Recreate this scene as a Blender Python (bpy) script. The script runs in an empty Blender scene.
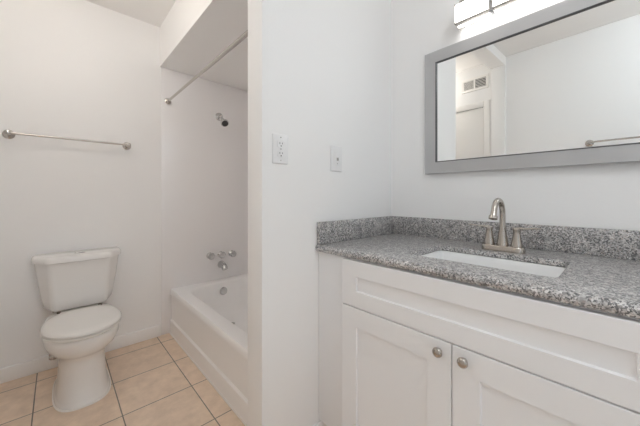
import bpy, bmesh, math, random
from mathutils import Vector, Matrix
random.seed(7)
PI = math.pi
C = bpy.context.scene.collection

# ---------------------------------------------------------------- camera
cam_d = bpy.data.cameras.new('camera')
cam = bpy.data.objects.new('camera', cam_d)
C.objects.link(cam)
cam.location = (0, 0, 1.10)
cam.rotation_euler = (PI/2, 0, -math.radians(42.8))
cam_d.sensor_width = 36
cam_d.lens = 284/640*36
cam_d.shift_y = -17/640
cam_d.clip_start = 0.02
bpy.context.scene.camera = cam

# ---------------------------------------------------------------- world, exposure
w = bpy.data.worlds.new('world')
bpy.context.scene.world = w
w.use_nodes = True
w.node_tree.nodes['Background'].inputs[0].default_value = (0.85, 0.93, 1, 1)
w.node_tree.nodes['Background'].inputs[1].default_value = 0.55
vs = bpy.context.scene.view_settings
vs.view_transform = 'Standard'
vs.look = 'None'
vs.gamma = 1
vs.use_curve_mapping = False
vs.exposure = 0.80
cy = bpy.context.scene.cycles      # a white room needs many bounces
cy.max_bounces = 24
cy.diffuse_bounces = 20
cy.glossy_bounces = 8

# glow strengths: light over the mirror, then two added fill lamps out of view
VANITY_BAR, VANITY_FILL, TOILET_FILL = 3.0, 9.0, 9.2

# ---------------------------------------------------------------- materials
def new_mat(name, color, rough=0.5, metal=0.0, spec=0.5, coat=0.0):
    m = bpy.data.materials.new(name)
    m.use_nodes = True
    b = m.node_tree.nodes['Principled BSDF']
    b.inputs['Base Color'].default_value = (*color, 1)
    b.inputs['Roughness'].default_value = rough
    b.inputs['Metallic'].default_value = metal
    b.inputs['Specular IOR Level'].default_value = spec
    b.inputs['Coat Weight'].default_value = coat
    b.inputs['Coat Roughness'].default_value = 0.1
    return m

def bump(m, scale, strength, dist=0.002, detail=3):
    nt = m.node_tree
    b = nt.nodes['Principled BSDF']
    tc = nt.nodes.new('ShaderNodeTexCoord')
    n = nt.nodes.new('ShaderNodeTexNoise')
    n.inputs['Scale'].default_value = scale
    n.inputs['Detail'].default_value = detail
    bp = nt.nodes.new('ShaderNodeBump')
    bp.inputs['Strength'].default_value = strength
    bp.inputs['Distance'].default_value = dist
    nt.links.new(tc.outputs['Object'], n.inputs['Vector'])
    nt.links.new(n.outputs['Fac'], bp.inputs['Height'])
    nt.links.new(bp.outputs['Normal'], b.inputs['Normal'])
    return m

def tint_noise(m, scale, c1, c2, detail=4):
    nt = m.node_tree
    b = nt.nodes['Principled BSDF']
    tc = nt.nodes.new('ShaderNodeTexCoord')
    n = nt.nodes.new('ShaderNodeTexNoise')
    n.inputs['Scale'].default_value = scale
    n.inputs['Detail'].default_value = detail
    r = nt.nodes.new('ShaderNodeValToRGB')
    r.color_ramp.elements[0].position = 0.35
    r.color_ramp.elements[1].position = 0.65
    r.color_ramp.elements[0].color = (*c1, 1)
    r.color_ramp.elements[1].color = (*c2, 1)
    nt.links.new(tc.outputs['Object'], n.inputs['Vector'])
    nt.links.new(n.outputs['Fac'], r.inputs['Fac'])
    nt.links.new(r.outputs['Color'], b.inputs['Base Color'])
    return m

M = {}
M['paint'] = bump(tint_noise(new_mat('wall_paint', (0.8, 0.8, 0.8), 0.62, spec=0.3), 1.2, (0.895, 0.892, 0.89), (0.905, 0.902, 0.898)), 110, 0.25, 0.0015)
M['ceiling'] = bump(tint_noise(new_mat('ceiling_paint', (0.8, 0.8, 0.8), 0.8, spec=0.2), 1.2, (0.885, 0.875, 0.865), (0.895, 0.885, 0.875)), 90, 0.3, 0.002)
M['trim'] = tint_noise(new_mat('trim_enamel', (0.82, 0.8, 0.78), 0.35), 3, (0.90, 0.895, 0.89), (0.91, 0.905, 0.90))
M['door'] = tint_noise(new_mat('door_enamel', (0.8, 0.77, 0.73), 0.4), 2, (0.88, 0.865, 0.84), (0.89, 0.875, 0.85))
M['surround'] = tint_noise(new_mat('surround_acrylic', (0.8, 0.78, 0.79), 0.22), 1, (0.87, 0.86, 0.87), (0.88, 0.87, 0.875))
M['tub'] = tint_noise(new_mat('tub_enamel', (0.84, 0.83, 0.82), 0.38), 2, (0.90, 0.895, 0.895), (0.91, 0.905, 0.905))
M['porcelain'] = tint_noise(new_mat('toilet_porcelain', (0.86, 0.85, 0.83), 0.22, coat=0.1), 2, (0.85, 0.84, 0.825), (0.865, 0.855, 0.84))
M['seat'] = tint_noise(new_mat('seat_plastic', (0.84, 0.82, 0.79), 0.25), 2, (0.83, 0.815, 0.79), (0.845, 0.83, 0.805))
M['sink'] = tint_noise(new_mat('sink_porcelain', (0.88, 0.88, 0.88), 0.1, coat=0.5), 2, (0.87, 0.87, 0.87), (0.89, 0.89, 0.89))
M['cabinet'] = tint_noise(new_mat('cabinet_lacquer', (0.84, 0.83, 0.83), 0.35), 2, (0.87, 0.87, 0.88), (0.88, 0.88, 0.89))
M['cab_in'] = new_mat('cabinet_core', (0.45, 0.42, 0.38), 0.7)
M['plate'] = tint_noise(new_mat('plate_plastic', (0.82, 0.82, 0.82), 0.3), 5, (0.81, 0.81, 0.81), (0.83, 0.83, 0.835))
M['slot'] = new_mat('slot_dark', (0.06, 0.06, 0.06), 0.6)
M['caulk'] = tint_noise(new_mat('caulk_white', (0.85, 0.83, 0.8), 0.4), 8, (0.84, 0.82, 0.79), (0.87, 0.85, 0.82))
M['chrome'] = bump(new_mat('polished_chrome', (0.62, 0.62, 0.62), 0.10, 1.0), 60, 0.02)
M['nickel'] = bump(new_mat('brushed_nickel', (0.50, 0.455, 0.41), 0.22, 1.0), 200, 0.05, 0.0005)
M['steel'] = bump(new_mat('satin_steel', (0.56, 0.53, 0.50), 0.25, 1.0), 200, 0.05, 0.0005)
M['frame'] = bump(tint_noise(new_mat('mirror_frame_silver', (0.42, 0.42, 0.43), 0.4, 0.5), 6, (0.50, 0.50, 0.505), (0.53, 0.53, 0.535)), 60, 0.05, 0.0006)
M['frame_lip'] = new_mat('mirror_frame_lip', (0.13, 0.13, 0.135), 0.4, 0.5)
M['mirror'] = bump(new_mat('mirror_silvering', (0.94, 0.955, 0.95), 0.0, 1.0), 1, 0.0)
M['rubber'] = new_mat('spray_face_rubber', (0.05, 0.05, 0.05), 0.5)
M['bronze'] = new_mat('valve_brass', (0.28, 0.24, 0.2), 0.35, 0.9)

def glow(name, col, strength):
    m = bpy.data.materials.new(name)
    m.use_nodes = True
    b = m.node_tree.nodes['Principled BSDF']
    b.inputs['Base Color'].default_value = (0.9, 0.9, 0.9, 1)
    b.inputs['Emission Color'].default_value = (*col, 1)
    b.inputs['Emission Strength'].default_value = strength
    n = m.node_tree.nodes.new('ShaderNodeTexNoise')
    return m
M['glow'] = glow('frosted_glass_lit', (1.0, 0.99, 0.97), VANITY_BAR)
M['glow_ceiling_fill'] = glow('ceiling_fill_glow', (0.85, 0.94, 1.0), VANITY_FILL)
M['glow_warm_fill'] = glow('warm_fill_glow', (1.0, 0.94, 0.86), TOILET_FILL)

def granite():
    m = new_mat('speckled_granite', (0.4, 0.4, 0.4), 0.36, spec=0.9, coat=0.5)
    nt = m.node_tree
    b = nt.nodes['Principled BSDF']
    L = nt.links.new
    tc = nt.nodes.new('ShaderNodeTexCoord')
    nz = nt.nodes.new('ShaderNodeTexNoise')
    nz.inputs['Scale'].default_value = 60
    nz.inputs['Detail'].default_value = 2
    mixv = nt.nodes.new('ShaderNodeMix')
    mixv.data_type = 'VECTOR'
    mixv.inputs['Factor'].default_value = 0.012
    L(tc.outputs['Object'], nz.inputs['Vector'])
    L(tc.outputs['Object'], mixv.inputs[4])
    L(nz.outputs['Color'], mixv.inputs[5])
    v = nt.nodes.new('ShaderNodeTexVoronoi')
    v.inputs['Scale'].default_value = 290
    L(mixv.outputs[1], v.inputs['Vector'])
    sep = nt.nodes.new('ShaderNodeSeparateColor')
    L(v.outputs['Color'], sep.inputs['Color'])
    r = nt.nodes.new('ShaderNodeValToRGB')
    r.color_ramp.interpolation = 'CONSTANT'
    e = r.color_ramp.elements
    e[0].position = 0
    e[0].color = (0.07, 0.07, 0.073, 1)
    e[1].position = 0.13
    e[1].color = (0.13, 0.128, 0.13, 1)
    for p, c in ((0.30, (0.22, 0.215, 0.215)), (0.47, (0.36, 0.35, 0.345)), (0.64, (0.46, 0.45, 0.445)),
                 (0.79, (0.36, 0.32, 0.30)), (0.87, (0.52, 0.515, 0.51))):
        x = e.new(p)
        x.color = (*c, 1)
    L(sep.outputs[0], r.inputs['Fac'])
    # broader cloudy variation
    n2 = nt.nodes.new('ShaderNodeTexNoise')
    n2.inputs['Scale'].default_value = 45
    n2.inputs['Detail'].default_value = 3
    L(tc.outputs['Object'], n2.inputs['Vector'])
    r2 = nt.nodes.new('ShaderNodeValToRGB')
    r2.color_ramp.elements[0].position = 0.38
    r2.color_ramp.elements[0].color = (0.98, 0.98, 0.99, 1)
    r2.color_ramp.elements[1].position = 0.62
    r2.color_ramp.elements[1].color = (1.45, 1.44, 1.43, 1)
    L(n2.outputs['Fac'], r2.inputs['Fac'])
    mx = nt.nodes.new('ShaderNodeMix')
    mx.data_type = 'RGBA'
    mx.blend_type = 'MULTIPLY'
    mx.inputs[0].default_value = 1
    L(r.outputs['Color'], mx.inputs[6])
    L(r2.outputs['Color'], mx.inputs[7])
    L(mx.outputs[2], b.inputs['Base Color'])
    return m
M['granite'] = granite()

def tile_floor():
    m = new_mat('beige_floor_tile', (0.6, 0.45, 0.33), 0.35)
    nt = m.node_tree
    b = nt.nodes['Principled BSDF']
    L = nt.links.new
    tc = nt.nodes.new('ShaderNodeTexCoord')
    mp = nt.nodes.new('ShaderNodeMapping')
    T = 0.331
    # grout lines pass through x = 0.572, y = 2.375
    mp.inputs['Location'].default_value = (-(0.572 - 2*T), -(2.375 - 8*T), 0)
    L(tc.outputs['Object'], mp.inputs['Vector'])
    br = nt.nodes.new('ShaderNodeTexBrick')
    br.offset = 0
    br.squash = 1
    br.inputs['Scale'].default_value = 1
    br.inputs['Brick Width'].default_value = T
    br.inputs['Row Height'].default_value = T
    br.inputs['Mortar Size'].default_value = 0.0028
    br.inputs['Mortar Smooth'].default_value = 0.15
    br.inputs['Color1'].default_value = (0.84, 0.68, 0.54, 1)
    br.inputs['Color2'].default_value = (0.80, 0.645, 0.51, 1)
    br.inputs['Mortar'].default_value = (0.22, 0.20, 0.17, 1)
    L(mp.outputs['Vector'], br.inputs['Vector'])
    n = nt.nodes.new('ShaderNodeTexNoise')
    n.inputs['Scale'].default_value = 14
    n.inputs['Detail'].default_value = 6
    n.inputs['Roughness'].default_value = 0.65
    L(tc.outputs['Object'], n.inputs['Vector'])
    r = nt.nodes.new('ShaderNodeValToRGB')
    r.color_ramp.elements[0].position = 0.3
    r.color_ramp.elements[0].color = (0.86, 0.84, 0.82, 1)
    r.color_ramp.elements[1].position = 0.7
    r.color_ramp.elements[1].color = (1.08, 1.08, 1.08, 1)
    L(n.outputs['Fac'], r.inputs['Fac'])
    mx = nt.nodes.new('ShaderNodeMix')
    mx.data_type = 'RGBA'
    mx.blend_type = 'MULTIPLY'
    mx.inputs[0].default_value = 1
    L(br.outputs['Color'], mx.inputs[6])
    L(r.outputs['Color'], mx.inputs[7])
    L(mx.outputs[2], b.inputs['Base Color'])
    bp = nt.nodes.new('ShaderNodeBump')
    bp.inputs['Strength'].default_value = 0.5
    bp.inputs['Distance'].default_value = 0.002
    bp.invert = True
    L(br.outputs['Fac'], bp.inputs['Height'])
    L(bp.outputs['Normal'], b.inputs['Normal'])
    return m
M['tile'] = tile_floor()

# ---------------------------------------------------------------- mesh helpers
def box(bm, x0, x1, y0, y1, z0, z1, bev=0.0, seg=2):
    vs_ = [bm.verts.new((x, y, z)) for x in (x0, x1) for y in (y0, y1) for z in (z0, z1)]
    q = [(0, 1, 3, 2), (4, 6, 7, 5), (0, 4, 5, 1), (2, 3, 7, 6), (0, 2, 6, 4), (1, 5, 7, 3)]
    fs = [bm.faces.new([vs_[i] for i in f]) for f in q]
    if bev > 0:
        es = list({e for f in fs for e in f.edges})
        bmesh.ops.bevel(bm, geom=es, offset=bev, segments=seg, affect='EDGES', profile=0.5)

def lathe(bm, prof, axis_m, n=28):
    """prof: (radius, along) pairs turned about local z of axis_m"""
    rings = []
    for r, z in prof:
        if r < 1e-6:
            rings.append([bm.verts.new(axis_m @ Vector((0, 0, z)))])
        else:
            rings.append([bm.verts.new(axis_m @ Vector((r*math.cos(2*PI*k/n), r*math.sin(2*PI*k/n), z))) for k in range(n)])
    for a, b in zip(rings, rings[1:]):
        for k in range(n):
            k2 = (k+1) % n
            if len(a) == 1 and len(b) == 1:
                continue
            if len(a) == 1:
                bm.faces.new((a[0], b[k2], b[k]))
            elif len(b) == 1:
                bm.faces.new((a[k], a[k2], b[0]))
            else:
                bm.faces.new((a[k], a[k2], b[k2], b[k]))
    for ring, flip in ((rings[0], True), (rings[-1], False)):
        if len(ring) > 1:
            bm.faces.new(ring[::-1] if flip else ring)

def axis(p, d):
    """matrix at p whose z points along d"""
    q = Vector((0, 0, 1)).rotation_difference(Vector(d).normalized())
    return Matrix.Translation(p) @ q.to_matrix().to_4x4()

def tube(bm, pts, rad, n=16, cap=True):
    """sweep a circle along a polyline; rad number or list"""
    pts = [Vector(p) for p in pts]
    if not isinstance(rad, (list, tuple)):
        rad = [rad]*len(pts)
    rings = []
    up = None
    for i, p in enumerate(pts):
        t = (pts[min(i+1, len(pts)-1)] - pts[max(i-1, 0)]).normalized()
        if up is None:
            up = t.orthogonal().normalized()
        up = (up - t*up.dot(t)).normalized()
        s = t.cross(up)
        rings.append([bm.verts.new(p + rad[i]*(up*math.cos(2*PI*k/n) + s*math.sin(2*PI*k/n))) for k in range(n)])
    for a, b in zip(rings, rings[1:]):
        for k in range(n):
            k2 = (k+1) % n
            bm.faces.new((a[k], a[k2], b[k2], b[k]))
    if cap:
        bm.faces.new(rings[0][::-1])
        bm.faces.new(rings[-1])

def loft(bm, rings, cap0=True, cap1=True):
    rs = [[bm.verts.new(p) for p in r] for r in rings]
    n = len(rs[0])
    for a, b in zip(rs, rs[1:]):
        for k in range(n):
            k2 = (k+1) % n
            bm.faces.new((a[k], a[k2], b[k2], b[k]))
    if cap0:
        bm.faces.new(rs[0][::-1])
    if cap1:
        bm.faces.new(rs[-1])

def prism(bm, poly, z0, z1):
    loft(bm, [[(x, y, z0) for x, y in poly], [(x, y, z1) for x, y in poly]])

def obj(name, bm, mat, parent=None, smooth=True, angle=35):
    bmesh.ops.recalc_face_normals(bm, faces=bm.faces)
    me = bpy.data.meshes.new(name)
    bm.to_mesh(me)
    bm.free()
    me.materials.append(M[mat])
    if smooth:
        for p in me.polygons:
            p.use_smooth = True
        me.set_sharp_from_angle(angle=math.radians(angle))
    o = bpy.data.objects.new(name, me)
    C.objects.link(o)
    if parent is not None:
        o.parent = parent
        o.matrix_parent_inverse = Matrix.Identity(4)
        if not parent.get('_local'):
            # meshes are written in world coordinates: shift back into the thing's frame
            off = world_of(parent)
            me.transform(Matrix.Translation(-off))
    return o

def world_of(p):
    v = Vector((0, 0, 0))
    while p is not None:
        v += p.location
        p = p.parent
    return v

def thing(name, label, cat, loc=(0, 0, 0), group=None):
    o = bpy.data.objects.new(name, None)
    o.empty_display_size = 0.05
    C.objects.link(o)
    o.location = loc
    return tag(o, label, cat, group)

def tag(o, label, cat, group=None):
    o['label'] = label
    o['category'] = cat
    if group:
        o['group'] = group
    return o

def struct(name, bm, mat, **k):
    o = obj(name, bm, mat, **k)
    if o.parent is None:
        o['kind'] = 'structure'
    return o

def B(*a, **k):
    bm = bmesh.new()
    box(bm, *a, **k)
    return bm

# ---------------------------------------------------------------- room dimensions
XV = 1.447            # vanity wall
YP, YQ = 0.942, 1.055 # partition
XE = 0.572            # partition end
YF = 2.50             # far wall
XO = -0.29            # wall opposite the vanity
YR = -1.00            # wall behind the camera
ZC = 2.43             # ceiling
XS = 0.594            # soffit face
ZS = 2.117            # soffit underside
T = 0.10

struct('floor', B(XO-T, XV+T, YR-2.2, YF+T, -0.10, 0), 'tile', smooth=False)
struct('ceiling', B(XO-T, XV+T, YR-T, YF+T, ZC, ZC+0.1), 'ceiling', smooth=False)
struct('wall_far', B(XO-T, XV+T, YF, YF+T, 0, ZC), 'paint', smooth=False)
struct('wall_vanity', B(XV, XV+T, YR, YF, 0, ZC), 'paint', smooth=False)
# opening added behind the camera so world light fills the room
bm = bmesh.new()
RX0, RX1, RZ = -.10, .80, 2.08
box(bm, XO-T, RX0, YR-T, YR, 0, ZC)
box(bm, RX1, XV+T, YR-T, YR, 0, ZC)
box(bm, RX0, RX1, YR-T, YR, RZ, ZC)
struct('wall_rear', bm, 'paint', smooth=False)
bm = bmesh.new()
for (x0, x1, z0, z1) in ((RX0-.058, RX0, 0, RZ+.058), (RX1, RX1+.058, 0, RZ+.058), (RX0, RX1, RZ, RZ+.058)):
    box(bm, x0, x1, YR, YR+.014, z0, z1, bev=.004)
struct('trim_3', bm, 'trim')
struct('wall_partition', B(XE, XV, YP, YQ, 0, ZC, bev=0.004), 'paint')
struct('wall_soffit', B(XS, XV, YQ, YF, ZS, ZC), 'paint', smooth=False)
# opposite wall with the door opening cut in it
D0, D1, DZ = 1.04, 1.80, 2.00
bm = bmesh.new()
box(bm, XO-T, XO, YR, D0, 0, ZC)
box(bm, XO-T, XO, D1, YF, 0, ZC)
box(bm, XO-T, XO, D0, D1, DZ, ZC)
struct('wall_opposite', bm, 'paint', smooth=False)
# dropped header between vanity area and toilet area, with its shallow pier
bm = bmesh.new()
prism(bm, [(XO+.02, .846), (XV, .846), (XV, YP), (XE, YP), (XE, .972), (XO+.02, .972)], 2.35, ZC)
struct('trim_1', bm, 'paint', smooth=False)
struct('trim_2', B(XO, XO+.02, .846, .965, 0, ZC, bev=0.004), 'paint')

# door to the hall
d = struct('door_1', B(XO-.045, XO+.001, D0+.004, D1-.004, 0.01, DZ-.004, bev=0.002), 'door')
bm = bmesh.new()
CW = .058
for (y0, y1, z0, z1) in ((D0-CW, D0, 0, DZ+CW), (D1, D1+CW, 0, DZ+CW), (D0, D1, DZ, DZ+CW)):
    box(bm, XO, XO+.014, y0, y1, z0, z1, bev=0.004)
struct('door_casing', bm, 'door', parent=d)
bm = bmesh.new()
lathe(bm, [(0.026, 0), (0.026, .005), (.012, .009), (.012, .028), (.024, .038), (.027, .05), (.018, .06), (0, .062)], axis((XO+.001, 1.73, .95), (1, 0, 0)))
struct('door_handle', bm, 'steel', parent=d)

# baseboards
def baseboard(name, pts, mat='trim'):
    bm = bmesh.new()
    (x0, x1, y0, y1) = pts
    box(bm, x0, x1, y0, y1, 0, .088, bev=0.006, seg=3)
    return struct(name, bm, mat)
baseboard('baseboard_far', (XO, .604, YF-.016, YF))
baseboard('baseboard_opposite', (XO, XO+.013, YR, .846))
baseboard('baseboard_corner', (XO, XO+.013, D1+CW, YF-.013))
baseboard('baseboard_rear', (RX1+.058, XV, YR, YR+.013))
baseboard('baseboard_partition', (XE-.002, .878, YP-.013, YP))

# ---------------------------------------------------------------- bathtub and its surround
TX, TZ = .672, .352
struct('wall_surround_far', B(.606, XV, YF-.008, YF, 0, ZS, bev=0.003), 'surround')
struct('wall_surround_side', B(XV-.008, XV, YQ+.008, YF-.008, 0, ZS), 'surround')
struct('wall_surround_near', B(.606, XV, YQ, YQ+.008, 0, ZS, bev=0.003), 'surround')

def rrect(x0, x1, y0, y1, r, z, n=8):
    pts = []
    for cx, cy, a0 in ((x1-r, y1-r, 0), (x0+r, y1-r, PI/2), (x0+r, y0+r, PI), (x1-r, y0+r, 1.5*PI)):
        for k in range(n+1):
            a = a0 + PI/2*k/n
            pts.append((cx+r*math.cos(a), cy+r*math.sin(a), z))
    return pts
tub = thing('bathtub', 'white alcove bathtub with plain apron beside the tiled floor', 'bathtub', (1.05, 1.78, 0))
bm = bmesh.new()
y0, y1, x1 = YQ+.009, YF-.009, XV-.009
loft(bm, [rrect(TX-.007, x1, y0, y1, .004, 0.0), rrect(TX-.007, x1, y0, y1, .004, .108), rrect(TX+.004, x1, y0, y1, .004, .118),
          rrect(TX+.004, x1, y0, y1, .004, TZ-.05), rrect(TX-.004, x1, y0, y1, .004, TZ-.042),
          rrect(TX-.004, x1, y0, y1, .004, TZ-.010), rrect(TX+.004, x1, y0, y1, .01, TZ),
          rrect(TX+.082, x1-.055, y0+.09, y1-.070, .15, TZ), rrect(TX+.088, x1-.061, y0+.096, y1-.076, .15, TZ-.003), rrect(TX+.098, x1-.070, y0+.108, y1-.083, .15, TZ-.016),
          rrect(TX+.108, x1-.08, y0+.14, y1-.088, .15, TZ-.08), rrect(TX+.125, x1-.095, y0+.20, y1-.098, .15, .13), rrect(TX+.145, x1-.115, y0+.25, y1-.115, .15, .08),
          rrect(TX+.175, x1-.145, y0+.31, y1-.145, .14, .048), rrect(TX+.215, x1-.185, y0+.38, y1-.19, .12, .032), rrect(TX+.27, x1-.24, y0+.46, y1-.25, .09, .027)], cap0=True, cap1=True)
obj('basin', bm, 'tub', tub, angle=40)
bm = bmesh.new()
OX = 1.07
lathe(bm, [(.034, -.004), (.034, .004), (.030, .009), (.010, .011), (0, .0115)], axis((OX, YF-.0985, .268), (0, -1, .12)))
obj('overflow_plate', bm, 'chrome', tub)
bm = bmesh.new()
lathe(bm, [(.026, -.002), (.026, .003), (.018, .005), (0, .004)], axis((OX, 2.24, .034), (0, 0, 1)))
obj('drain', bm, 'chrome', tub)
obj('caulk_line', B(TX-.013, TX+.004, YQ+.009, YF-.010, 0, .008, bev=0.003), 'caulk', tub)

# three-handle tub faucet
f = thing('tub_faucet', 'chrome tub filler with three round handles above a short spout', 'faucet', (1.075, YF-.008, .47))
for hx, hz in ((.983, .577), (1.082, .574), (1.185, .570)):
    bm = bmesh.new()
    lathe(bm, [(.027, 0), (.027, .004), (.020, .012), (.013, .02), (.013, .026)], axis((hx, YF-.008, hz), (0, -1, 0)))
    fl = obj('handle_flange', bm, 'chrome', f)
    bm = bmesh.new()
    mtx = axis((hx, YF-.034, hz), (0, -1, 0))
    n = 48
    rings = []
    for r, z in ((.016, 0), (.025, .005), (.029, .012), (.029, .022), (.024, .029), (.008, .031)):
        rings.append([mtx @ Vector(((r*(1+.055*math.cos(6*2*PI*k/n)*(r > .02)))*math.cos(2*PI*k/n), (r*(1+.055*math.cos(6*2*PI*k/n)*(r > .02)))*math.sin(2*PI*k/n), z)) for k in range(n)])
    loft(bm, rings)
    obj('handle', bm, 'chrome', f)
bm = bmesh.new()
tube(bm, [(1.090, YF-.008, .482), (1.090, YF-.02, .482), (1.090, YF-.045, .480), (1.090, YF-.065, .474), (1.090, YF-.080, .464), (1.090, YF-.088, .452)],
     [.034, .031, .028, .027, .026, .024], n=24)
obj('spout', bm, 'chrome', f)

# shower head
s = thing('wall_shower', 'small chrome shower head on a short arm high above the tub', 'shower head', (1.07, YF-.008, 1.812))
bm = bmesh.new()
lathe(bm, [(.036, 0), (.035, .004), (.026, .011), (.013, .014)], axis((1.07, YF-.008, 1.812), (0, -1, 0)))
obj('flange', bm, 'chrome', s)
bm = bmesh.new()
tube(bm, [(1.07, YF-.01, 1.812), (1.07, YF-.035, 1.812), (1.072, YF-.055, 1.802), (1.073, YF-.075, 1.780), (1.074, YF-.090, 1.757)], .0105)
obj('arm', bm, 'chrome', s)
bm = bmesh.new()
dr = Vector((-.10, -.85, -.62)).normalized()
p0 = Vector((1.074, YF-.086, 1.764))
lathe(bm, [(.010, -.004), (.016, 0), (.017, .012), (.013, .018), (.022, .028), (.0320, .040), (.0345, .049), (.0335, .056), (.028, .060)], axis(p0, dr))
hd = obj('head', bm, 'chrome', s)
bm = bmesh.new()
lathe(bm, [(.0265, 0), (.0265, .003), (.016, .004), (.015, .0025), (.007, .0025), (.006, .005), (0, .005)], axis(p0+dr*.059, dr))
obj('spray_face', bm, 'rubber', s)

# shower rod
r = thing('shower_rod', 'straight steel shower curtain rod spanning the tub alcove below the soffit', 'curtain rod', (.650, 1.78, 1.857))
bm = bmesh.new()
tube(bm, [(.650, YQ+.010, 1.857), (.650, 1.72, 1.857)], .0108, n=20)
obj('outer_tube', bm, 'steel', r)
bm = bmesh.new()
tube(bm, [(.650, 1.70, 1.857), (.650, YF-.010, 1.857)], .0088, n=20)
obj('inner_tube', bm, 'steel', r)
for y, dy in ((YF-.008, -1), (YQ+.008, 1)):
    bm = bmesh.new()
    lathe(bm, [(.023, 0), (.023, .005), (.016, .009), (.013, .022), (.010, .024)], axis((.650, y, 1.857), (0, dy, 0)))
    obj('flange', bm, 'steel', r)

# ---------------------------------------------------------------- toilet
CX = .108
def egg(z, yf, yb, hw, nf=2.2, nb=2.6, split=.45, n=56, sc=1.0):
    """closed outline: rounded front (towards -y) and squarer back"""
    yc = yf + (yb-yf)*split
    pts = []
    for k in range(n):
        a = 2*PI*k/n
        c, s_ = math.cos(a), math.sin(a)
        e = nb if s_ > 0 else nf
        x = hw*math.copysign(abs(c)**(2/e), c)
        y = (yb-yc if s_ > 0 else yc-yf)*math.copysign(abs(s_)**(2/e), s_)
        pts.append((CX + x*sc, yc + y*sc, z))
    return pts
to = thing('toilet', 'white two-piece toilet with closed lid against the far wall', 'toilet', (CX, 2.2, 0))
bm = bmesh.new()
secs = [(0, 1.924, 2.40, .121, 2.8, 3), (.008, 1.922, 2.405, .123, 2.8, 3), (.016, 1.928, 2.40, .118, 2.8, 3), (.024, 1.935, 2.39, .113, 2.8, 3),
        (.10, 1.950, 2.39, .106, 2.7, 3), (.18, 1.963, 2.39, .101, 2.6, 3), (.220, 1.960, 2.40, .102, 2.5, 3), (.245, 1.945, 2.41, .113, 2.4, 3),
        (.267, 1.912, 2.42, .134, 2.3, 3), (.292, 1.876, 2.43, .153, 2.2, 3), (.327, 1.850, 2.45, .166, 2.2, 3), (.365, 1.843, 2.465, .170, 2.2, 3),
        (.377, 1.846, 2.465, .168, 2.2, 3), (.382, 1.858, 2.455, .160, 2.2, 3)]
loft(bm, [egg(z, a, b, hw, nf, nb) for z, a, b, hw, nf, nb in secs])
obj('bowl', bm, 'porcelain', to, angle=60)
bm = bmesh.new()
loft(bm, [egg(0, 1.917, 2.41, .128, 2.8, 3), egg(.003, 1.917, 2.41, .128, 2.8, 3), egg(.007, 1.923, 2.404, .122, 2.8, 3)])
obj('caulk_line', bm, 'caulk', to)
bm = bmesh.new()
def seat_ring(z, g, inner=0):
    return egg(z-.020, 1.832+g, 2.262-g*.6, .172-g, 2.1, 2.5, .50)
loft(bm, [seat_ring(.4025, .008), seat_ring(.406, .002), seat_ring(.412, .001), seat_ring(.416, .006)])
obj('seat', bm, 'seat', to, angle=50)
bm = bmesh.new()
loft(bm, [seat_ring(.4195, .008), seat_ring(.423, .001), seat_ring(.430, 0), seat_ring(.437, .006), seat_ring(.4405, .020), seat_ring(.4425, .06), seat_ring(.443, .11)])
obj('lid', bm, 'seat', to, angle=50)
for sx in (-.075, .075):
    bm = bmesh.new()
    lathe(bm, [(.012, -.02), (.012, .02)], axis((CX+sx, 2.268, .400), (1, 0, 0)))
    obj('hinge', bm, 'seat', to)

def tank_ring(z, hb, hf, yfr, r=.018, yb=YF-.012, ym=None, n=6):
    """rounded outline: back width hb, flat front width hf, chamfered facets between"""
    if ym is None:
        ym = yfr + .115
    poly = [(hb, yb), (-hb, yb), (-hb, ym), (-hf, yfr), (hf, yfr), (hb, ym)]
    rr = [.008, .008, r*1.6, r*1.3, r*1.3, r*1.6]
    out = []
    N = len(poly)
    for i in range(N):
        p = Vector(poly[i])
        a = Vector(poly[i-1])
        b = Vector(poly[(i+1) % N])
        da, db = (a-p).normalized(), (b-p).normalized()
        k = rr[i]
        s0, s1 = p+da*k, p+db*k
        for j in range(n+1):
            u = j/n
            q = s0*(1-u)**2 + p*2*u*(1-u) + s1*u*u
            out.append((CX+q.x, q.y, z))
    return out
bm = bmesh.new()
loft(bm, [tank_ring(.402, .148, .115, 2.335), tank_ring(.406, .160, .124, 2.322), tank_ring(.422, .172, .130, 2.310),
          tank_ring(.47, .182, .133, 2.305), tank_ring(.58, .198, .138, 2.297), tank_ring(.697, .211, .143, 2.290)])
obj('tank', bm, 'porcelain', to, angle=40)
bm = bmesh.new()
loft(bm, [tank_ring(.6985, .214, .146, 2.285), tank_ring(.701, .222, .150, 2.277), tank_ring(.722, .222, .150, 2.277),
          tank_ring(.732, .217, .146, 2.284), tank_ring(.737, .206, .136, 2.300)])
ld = obj('tank_lid', bm, 'porcelain', to, angle=40)
bm = bmesh.new()
bmt = [(.028*math.cos(2*PI*k/28), .019*math.sin(2*PI*k/28)) for k in range(28)]
loft(bm, [[(CX+.0+x*g, 2.385+y*g, z) for x, y in bmt] for g, z in ((1, .736), (1, .740), (.88, .7425), (.5, .7425))])
bt = obj('flush_button', bm, 'chrome', ld)
for sx in (-.10, .10):
    bm = bmesh.new()
    lathe(bm, [(.010, 0), (.010, .010), (.005, .012), (.005, .03)], axis((CX+sx, 2.36, .382), (0, 0, 1)))
    obj('tank_bolt', bm, 'bronze', to)

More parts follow.
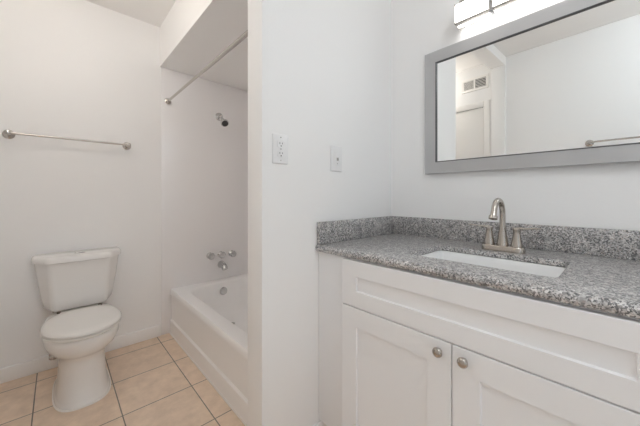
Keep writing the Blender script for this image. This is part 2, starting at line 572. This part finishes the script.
# supply valve
v = thing('shutoff_valve', 'small chrome water shutoff valve low on the wall behind the toilet', 'valve', (-.035, YF-.013, .135))
bm = bmesh.new()
lathe(bm, [(.024, 0), (.022, .004), (.010, .007), (.010, .026)], axis((-.016, YF-.013, .090), (0, -1, 0)))
obj('flange', bm, 'chrome', v)
bm = bmesh.new()
tube(bm, [(-.016, YF-.030, .072), (-.016, YF-.030, .120)], .0125)
tube(bm, [(-.016, YF-.018, .090), (-.016, YF-.047, .090)], .008)
obj('valve_body', bm, 'chrome', v)
bm = bmesh.new()
pts = [[(-.016+(.022*s_)*math.cos(2*PI*k/24), YF-yy-.006, .090+(.015*s_)*math.sin(2*PI*k/24)) for k in range(24)] for s_, yy in ((.8, .047), (1, .050), (1, .058), (.7, .061))]
loft(bm, pts)
obj('handle', bm, 'chrome', v)
bm = bmesh.new()
tube(bm, [(-.016, YF-.030, .119), (-.034, YF-.026, .22), (-.036, YF-.035, .30), (-.016, YF-.055, .36), (-.022, YF-.065, .412)], .0055, n=10)
obj('supply_hose', bm, 'steel', v)

# ---------------------------------------------------------------- towel bars
def towel_bar(label, p0, p1, nrm, z):
    c = (Vector(p0)+Vector(p1))/2
    t = thing('towel_bar', label, 'towel bar', (c.x, c.y, z))
    nv = Vector(nrm)
    ends = []
    for p in (p0, p1):
        q = Vector((p[0], p[1], z))
        bm = bmesh.new()
        lathe(bm, [(.027, 0), (.027, .005), (.023, .009), (.013, .014), (.0105, .03), (.0105, .050), (.015, .055), (.017, .066), (.015, .076), (.006, .080), (0, .080)], axis(q, nrm))
        obj('post', bm, 'steel', t)
        ends.append(q+nv*.066)
    bm = bmesh.new()
    tube(bm, ends, .0070, n=16)
    obj('bar', bm, 'steel', t)
towel_bar('brushed steel towel bar on the far wall above the toilet', (-.211, YF, 0), (.376, YF, 0), (0, -1, 0), 1.467)
towel_bar('steel towel bar on the wall opposite the vanity, seen in the mirror', (XO, .262, 0), (XO, -.35, 0), (1, 0, 0), 1.523)

# ---------------------------------------------------------------- vanity
VY0 = -.087
cab = thing('vanity_cabinet', 'white shaker vanity cabinet with two doors under the granite counter', 'cabinet', (1.15, .35, 0))
FX, DX = .862, .844
bm = bmesh.new()
box(bm, FX, FX+.018, -.60, YP-.002, .10, .8515, bev=0.0015)
box(bm, FX+.018, XV-.003, -.60, -.582, .10, .8515)
box(bm, FX+.018, XV-.003, YP-.020, YP-.002, .10, .8515)
box(bm, XV-.015, XV-.003, -.582, YP-.020, .10, .8515)
box(bm, FX+.018, XV-.015, -.582, YP-.020, .10, .118)
box(bm, FX+.065, XV-.003, -.60, YP-.002, 0, .10)
obj('body', bm, 'cabinet', cab)
def shaker(name, y0, y1, z0, z1, st, rl, depth=.0075):
    """frame and recessed panel in one skin, front facing -x"""
    bm = bmesh.new()
    b = .0015
    def ring(x, a, c):
        return [(x, y0+a, z0+c), (x, y1-a, z0+c), (x, y1-a, z1-c), (x, y0+a, z1-c)]
    loft(bm, [ring(FX-.0005, 0, 0), ring(DX+b, 0, 0), ring(DX, b, b), ring(DX, st-.001, rl-.001), ring(DX+.0015, st, rl), ring(DX+depth-.001, st+.001, rl+.001), ring(DX+depth, st+.002, rl+.002)])
    return obj(name, bm, 'cabinet', cab, smooth=False)
g = .0018
shaker('drawer_front', VY0, .781, .671, .8485, .073, .061)
d1 = shaker('door', .347+g, .781, .115, .667, .074, .074)
d2 = shaker('door', VY0, .347-g, .115, .667, .074, .074)
shaker('drawer_front', -.42, VY0-.004, .671, .8485, .073, .061)
shaker('drawer_front', -.42, VY0-.004, .395, .667, .073, .061)
shaker('drawer_front', -.42, VY0-.004, .115, .391, .073, .061)
for dd, ky in ((d1, .383), (d2, .3115)):
    bm = bmesh.new()
    lathe(bm, [(.0085, 0), (.007, .003), (.0065, .007), (.009, .0085), (.0135, .011), (.0147, .0140), (.0136, .0185), (.0102, .022), (.0052, .0238), (0, .0243)], axis((DX, ky, .6345), (-1, 0, 0)))
    obj('knob', bm, 'nickel', dd)

# countertop with sink cutout
CF, CB = .842, XV-.002
CZ0, CZ1 = .8525, .8836
SY0, SY1, SX0, SX1 = .125, .558, .968, 1.235
ct = thing('granite_countertop', 'speckled grey granite vanity counter with backsplash along two walls', 'countertop', (1.15, .35, CZ1))
bm = bmesh.new()
def slab_ring(kind, z):
    return z
YE = -.62
NR = 8
outer = [(CF, YE), (CB, YE), (CB, YP-.002), (CF, YP-.002)]
def corner_ring(x0, x1, y0, y1, r, z, n=6):
    return rrect(x0, x1, y0, y1, r, z, n)
# bullnose slab: outer profile rounded on the front edge, inner hole with rounded corners
def orect(ins, z):
    # same vertex count as the hole ring so the two can be bridged
    return rrect(CF+ins, CB, YE, YP-.002, .0005, z, 6)
hole = lambda z, e=0: rrect(SX0-e, SX1+e, SY0-e, SY1+e, .022, z, 6)
zt, zb = CZ1, CZ0
R_ = (zt-zb)/2
prof = []
for k in range(9):
    a = -PI/2 + PI*k/8
    prof.append((R_*(1-math.cos(a)), zb+R_+R_*math.sin(a)))
rings = [hole(zt-.020), hole(zb+.011, .0)]
rings = [hole(zb, 0)] + [orect(i, z) for i, z in prof] + [hole(zt, .002), hole(zt-.002, 0), hole(zt-.019, 0)]
loft(bm, rings, cap0=False, cap1=False)
# underside lip of the cutout
obj('slab', bm, 'granite', ct, angle=30)
obj('backsplash', B(CB-.020, CB, YE, YP-.0025, CZ1+.0005, .983, bev=0.0015), 'granite', ct)
obj('side_splash', B(.850, CB-.0205, YP-.0225, YP-.0025, CZ1+.0005, .983, bev=0.0015), 'granite', ct)

# undermount sink
sk = thing('undermount_sink', 'white rectangular undermount sink set into the granite counter', 'sink', ((SX0+SX1)/2, (SY0+SY1)/2, CZ0-.14))
bm = bmesh.new()
def sring(e, z, r):
    return rrect(SX0-e, SX1+e, SY0-e, SY1+e, max(r, .004), z, 6)
zt2 = CZ1-.0185
loft(bm, [sring(-.001, zt2-.004, .021), sring(-.0005, zt2-.030, .022), sring(-.010, zt2-.09, .03), sring(-.03, zt2-.115, .04), sring(-.07, zt2-.125, .05), sring(-.10, zt2-.128, .03)][::-1]
     + [sring(.0, zt2-.004+.001, .022), sring(.0, zt2-.004, .022), sring(.0, zt2-.06, .024), sring(-.005, zt2-.12, .03), sring(-.05, zt2-.14, .04)], cap0=True, cap1=True)
obj('basin', bm, 'sink', sk, angle=50)
bm = bmesh.new()
lathe(bm, [(.022, 0), (.022, .003), (.016, .004), (.0, .003)], axis(((SX0+SX1)/2, (SY0+SY1)/2, zt2-.128), (0, 0, 1)))
obj('drain', bm, 'nickel', sk)

# sink faucet
FXX, FY = 1.290, .333
fa = thing('sink_faucet', 'brushed nickel two-handle faucet with arched spout behind the sink', 'faucet', (FXX, FY, CZ1))
bm = bmesh.new()
loft(bm, [rrect(FXX-.026+e, FXX+.026-e, FY-.074+e, FY+.074-e, .024-e*.5, z) for e, z in ((0, CZ1+.0005), (0, CZ1+.018), (.002, CZ1+.0215), (.006, CZ1+.023))])
obj('base_plate', bm, 'nickel', fa)
zb_ = CZ1+.022
bm = bmesh.new()
pts, rad = [], []
for z, r_ in ((0, .0215), (.004, .0215), (.012, .0195), (.03, .0165), (.055, .0135), (.08, .0105)):
    pts.append((FXX, FY, zb_+z)); rad.append(r_)
zc, RR = zb_+.124, .054
for k in range(0, 15):
    a = math.radians(k*11.6)
    pts.append((FXX-RR+RR*math.cos(a), FY, zc+RR*math.sin(a))); rad.append(.0100)
ex = pts[-1]
pts.append((ex[0]-.006, FY, ex[2]-.014)); rad.append(.0108)
pts.append((ex[0]-.010, FY, ex[2]-.024)); rad.append(.0128)
tube(bm, pts, rad, n=22)
sp = obj('spout', bm, 'nickel', fa, angle=50)
bm = bmesh.new()
lathe(bm, [(.0145, -.004), (.0145, .006), (.012, .007), (0, .0065)], axis((ex[0]-.010, FY, ex[2]-.024), (-.4, 0, -1)))
obj('aerator', bm, 'nickel', sp)
for sy in (1, -1):
    hy = FY+sy*.0470
    bm = bmesh.new()
    lathe(bm, [(.0205, 0), (.0205, .004), (.0185, .012), (.0145, .032), (.0122, .052), (.0125, .062), (.0135, .066), (.0120, .072), (0, .074)], axis((FXX, hy, zb_), (0, 0, 1)))
    hb = obj('handle', bm, 'nickel', fa)
    bm = bmesh.new()
    rg = []
    for u, w_, h_, zz in ((-.012, .006, .004, .069), (0, .011, .006, .0695), (.02, .0095, .0045, .071), (.045, .008, .0035, .073), (.068, .0065, .003, .0755), (.078, .003, .0018, .076)):
        rg.append([(FXX + w_*math.cos(2*PI*k/16) - max(u, 0)*.12, hy+sy*u, zb_+zz+h_*math.sin(2*PI*k/16)) for k in range(16)])
    loft(bm, rg)
    obj('lever', bm, 'nickel', hb)

# ---------------------------------------------------------------- mirror (hangs turned a degree off the wall)
MW, MH = .93, .630
mi = thing('wall_mirror', 'wide rectangular mirror in a flat silver grey frame above the vanity', 'mirror', (XV-.027, .260, 1.214))
mi['_local'] = 1
mi.rotation_euler = (0, 0, -math.radians(1.0))
FW = .060
bm = bmesh.new()
def mr(x, ins):
    return [(x, -MW/2+ins, ins), (x, MW/2-ins, ins), (x, MW/2-ins, MH-ins), (x, -MW/2+ins, MH-ins)]
loft(bm, [mr(.016, .002), mr(-.002, 0), mr(-.004, .002), mr(-.004, FW-.002)], cap0=False, cap1=False)
# back of the frame ring
loft(bm, [mr(.016, .002), mr(.016, FW-.002)], cap0=False, cap1=False)
bmesh.ops.remove_doubles(bm, verts=bm.verts, dist=1e-6)
fr = obj('frame', bm, 'frame', mi, smooth=False)
bm = bmesh.new()
loft(bm, [mr(-.004, FW-.002), mr(-.0055, FW+.0005), mr(-.001, FW+.0035), mr(.0035, FW+.004)], cap0=False, cap1=False)
obj('frame_lip', bm, 'frame_lip', mi, smooth=False)
bm = bmesh.new()
loft(bm, [mr(.015, FW-.001), mr(.004, FW-.001)], cap0=True, cap1=True)
obj('glass', bm, 'mirror', mi, smooth=False)
del mi['_local']

# ---------------------------------------------------------------- vanity light
LY0, LY1, LZ0, LZ1, LX0, LX1 = .10, .540, 1.895, 1.985, 1.355, 1.415
vl = thing('vanity_light', 'lit frosted bar light with chrome fittings on the wall above the mirror', 'wall light', (XV, .32, 1.94))
obj('back_plate', B(LX1+.012, XV-.001, LY0+.02, LY1+.012, LZ0+.02, LZ1+.06, bev=0.003), 'steel', vl)
obj('shade', B(LX0, LX1, LY0, LY1, LZ0+.006, LZ1, bev=0.004), 'glow', vl)
obj('bottom_rail', B(LX0-.003, LX0+.022, LY0-.002, LY1+.002, LZ0-.0005, LZ0+.0055, bev=0.0008), 'steel', vl)
for yc in (.392, .248):
    bm = bmesh.new()
    for (y0, y1, z0, z1, x0, x1) in ((yc-.008, yc+.008, LZ0-.004, LZ1+.006, LX0-.008, LX0-.002), (yc-.008, yc+.008, LZ1+.002, LZ1+.008, LX0-.008, LX1+.012), (yc-.008, yc+.008, LZ0-.008, LZ0-.001, LX0-.008, LX1+.012)):
        box(bm, x0, x1, y0, y1, z0, z1, bev=0.001)
    obj('bracket', bm, 'chrome', vl)
for yc in (LY0-.003, LY1+.001):
    obj('end_cap', B(LX0-.003, LX1+.012, yc, yc+.002, LZ0, LZ1+.003), 'steel', vl)
for yc in (.44, .20):
    obj('arm', B(LX1, LX1+.014, yc-.02, yc+.02, LZ0+.03, LZ1-.01), 'chrome', vl)

# ---------------------------------------------------------------- outlet and switch on the partition
def plate(t, xc, zc, w_, h_, y=YP):
    bm = bmesh.new()
    def rg(ins, yy):
        return [(x, yy, z) for x, z, _ in rrect(xc-w_/2+ins, xc+w_/2-ins, zc-h_/2+ins, zc+h_/2-ins, .004, 0, 4)]
    loft(bm, [rg(0, y-.0003), rg(0, y-.004), rg(.003, y-.0065)])
    return obj('cover_plate', bm, 'plate', t)
ox, oz = .654, 1.287
ot = thing('outlet', 'white two-socket electrical outlet near the open end of the partition wall', 'outlet', (ox, YP, oz))
plate(ot, ox, oz, .076, .118)
for sz in (.0195, -.0195):
    bm = bmesh.new()
    rr_ = [(x, z) for x, z, _ in rrect(ox-.0165, ox+.0165, oz+sz-.0145, oz+sz+.0145, .008, 0, 5)]
    loft(bm, [[(x, YP-.006, z) for x, z in rr_], [(x, YP-.0085, z) for x, z in rr_]])
    so = obj('socket', bm, 'plate', ot)
    bm = bmesh.new()
    for dx, hh in ((-.0062, .008), (.0062, .0065)):
        box(bm, ox+dx-.0011, ox+dx+.0011, YP-.0089, YP-.0083, oz+sz+.003-hh/2, oz+sz+.003+hh/2)
    lathe(bm, [(.0026, 0), (.0026, .0005)], axis((ox, YP-.0084, oz+sz-.0075), (0, -1, 0)), n=12)
    obj('slots', bm, 'slot', so)
for sz in (.046, 0, -.046):
    bm = bmesh.new()
    lathe(bm, [(.0028, 0), (.0024, .001), (0, .0012)], axis((ox, YP-.0063, oz+sz), (0, -1, 0)), n=12)
    obj('screw', bm, 'steel', ot)
wx, wz = .976, 1.277
sw = thing('light_switch', 'white single light switch nearer the corner beside the mirror', 'switch', (wx, YP, wz))
plate(sw, wx, wz, .076, .120)
obj('rocker', B(wx-.0165, wx+.0165, YP-.009, YP-.006, wz-.033, wz+.033, bev=0.001), 'plate', sw)
obj('toggle', B(wx-.004, wx+.004, YP-.014, YP-.0088, wz-.010, wz+.004, bev=0.001), 'steel', sw)
bm = bmesh.new()
lathe(bm, [(.0026, 0), (.0022, .001), (0, .0012)], axis((wx, YP-.0088, wz-.024), (0, -1, 0)), n=12)
obj('screw', bm, 'steel', sw)

# ---------------------------------------------------------------- vent grille above the door (seen in the mirror)
vt = thing('vent_grille', 'white two-section air vent grille above the door, seen in the mirror', 'vent', (XO, 1.125, 2.255))
bm = bmesh.new()
VA, VB, VC, VD = .995, 1.255, 2.185, 2.325
def fr4(y0, y1, z0, z1, w_):
    box(bm, XO, XO+.008, y0, y1, z0, z0+w_, bev=.001)
    box(bm, XO, XO+.008, y0, y1, z1-w_, z1, bev=.001)
    box(bm, XO, XO+.008, y0, y0+w_, z0+w_, z1-w_, bev=.001)
    box(bm, XO, XO+.008, y1-w_, y1, z0+w_, z1-w_, bev=.001)
fr4(VA, VB, VC, VD, .025)
box(bm, XO, XO+.008, 1.121, 1.135, VC+.025, VD-.025)
obj('frame', bm, 'door', vt)
obj('duct_opening', B(XO+.0002, XO+.001, VA+.02, VB-.02, VC+.02, VD-.02), 'slot', vt)
for (a, b, cnt, tilt) in ((VA+.025, 1.121, 6, -.2), (1.135, VB-.025, 9, .5)):
    bm = bmesh.new()
    for k in range(cnt):
        z = VC+.025+(VD-VC-.05)*(k+.5)/cnt
        box(bm, XO+.001, XO+.007, a, b, z-.0022, z+.0022)
    obj('louvre_section', bm, 'door', vt)

# ---------------------------------------------------------------- unseen fill lamps, added to brighten both areas
lx, ly = .35, -.45  # added lamp: lights the vanity area from above
cl = thing('ceiling_fill_lamp', 'round white fill lamp added on the unseen ceiling over the vanity area', 'fill light', (lx, ly, ZC))
bm = bmesh.new()
lathe(bm, [(.125, 0), (.125, .018), (.118, .022)], axis((lx, ly, ZC-.0005), (0, 0, -1)), n=40)
obj('base', bm, 'steel', cl)
bm = bmesh.new()
lathe(bm, [(.120, 0), (.142, .03), (.150, .06), (.145, .09), (.125, .12), (.09, .143), (.045, .157), (0, .16)], axis((lx, ly, ZC-.021), (0, 0, -1)), n=40)
obj('fill_shade', bm, 'glow_ceiling_fill', cl)
WY, WZ = 1.60, 2.19  # added lamp: lifts tub, apron and floor, hidden from the mirror
wl = thing('wall_fill_lamp', 'round frosted fill lamp added out of view above the white door', 'wall light', (XO, WY, WZ))
bm = bmesh.new()
lathe(bm, [(.06, 0), (.06, .012), (.05, .018), (.02, .022), (.02, .055)], axis((XO+.0005, WY, WZ), (1, 0, 0)), n=36)
obj('base', bm, 'steel', wl)
bm = bmesh.new()
lathe(bm, [(0, -.09)] + [(.09*math.sin(PI*k/14), -.09*math.cos(PI*k/14)) for k in range(1, 14)] + [(0, .09)], axis((XO+.135, WY, WZ), (0, 0, 1)), n=32)
obj('fill_globe', bm, 'glow_warm_fill', wl)
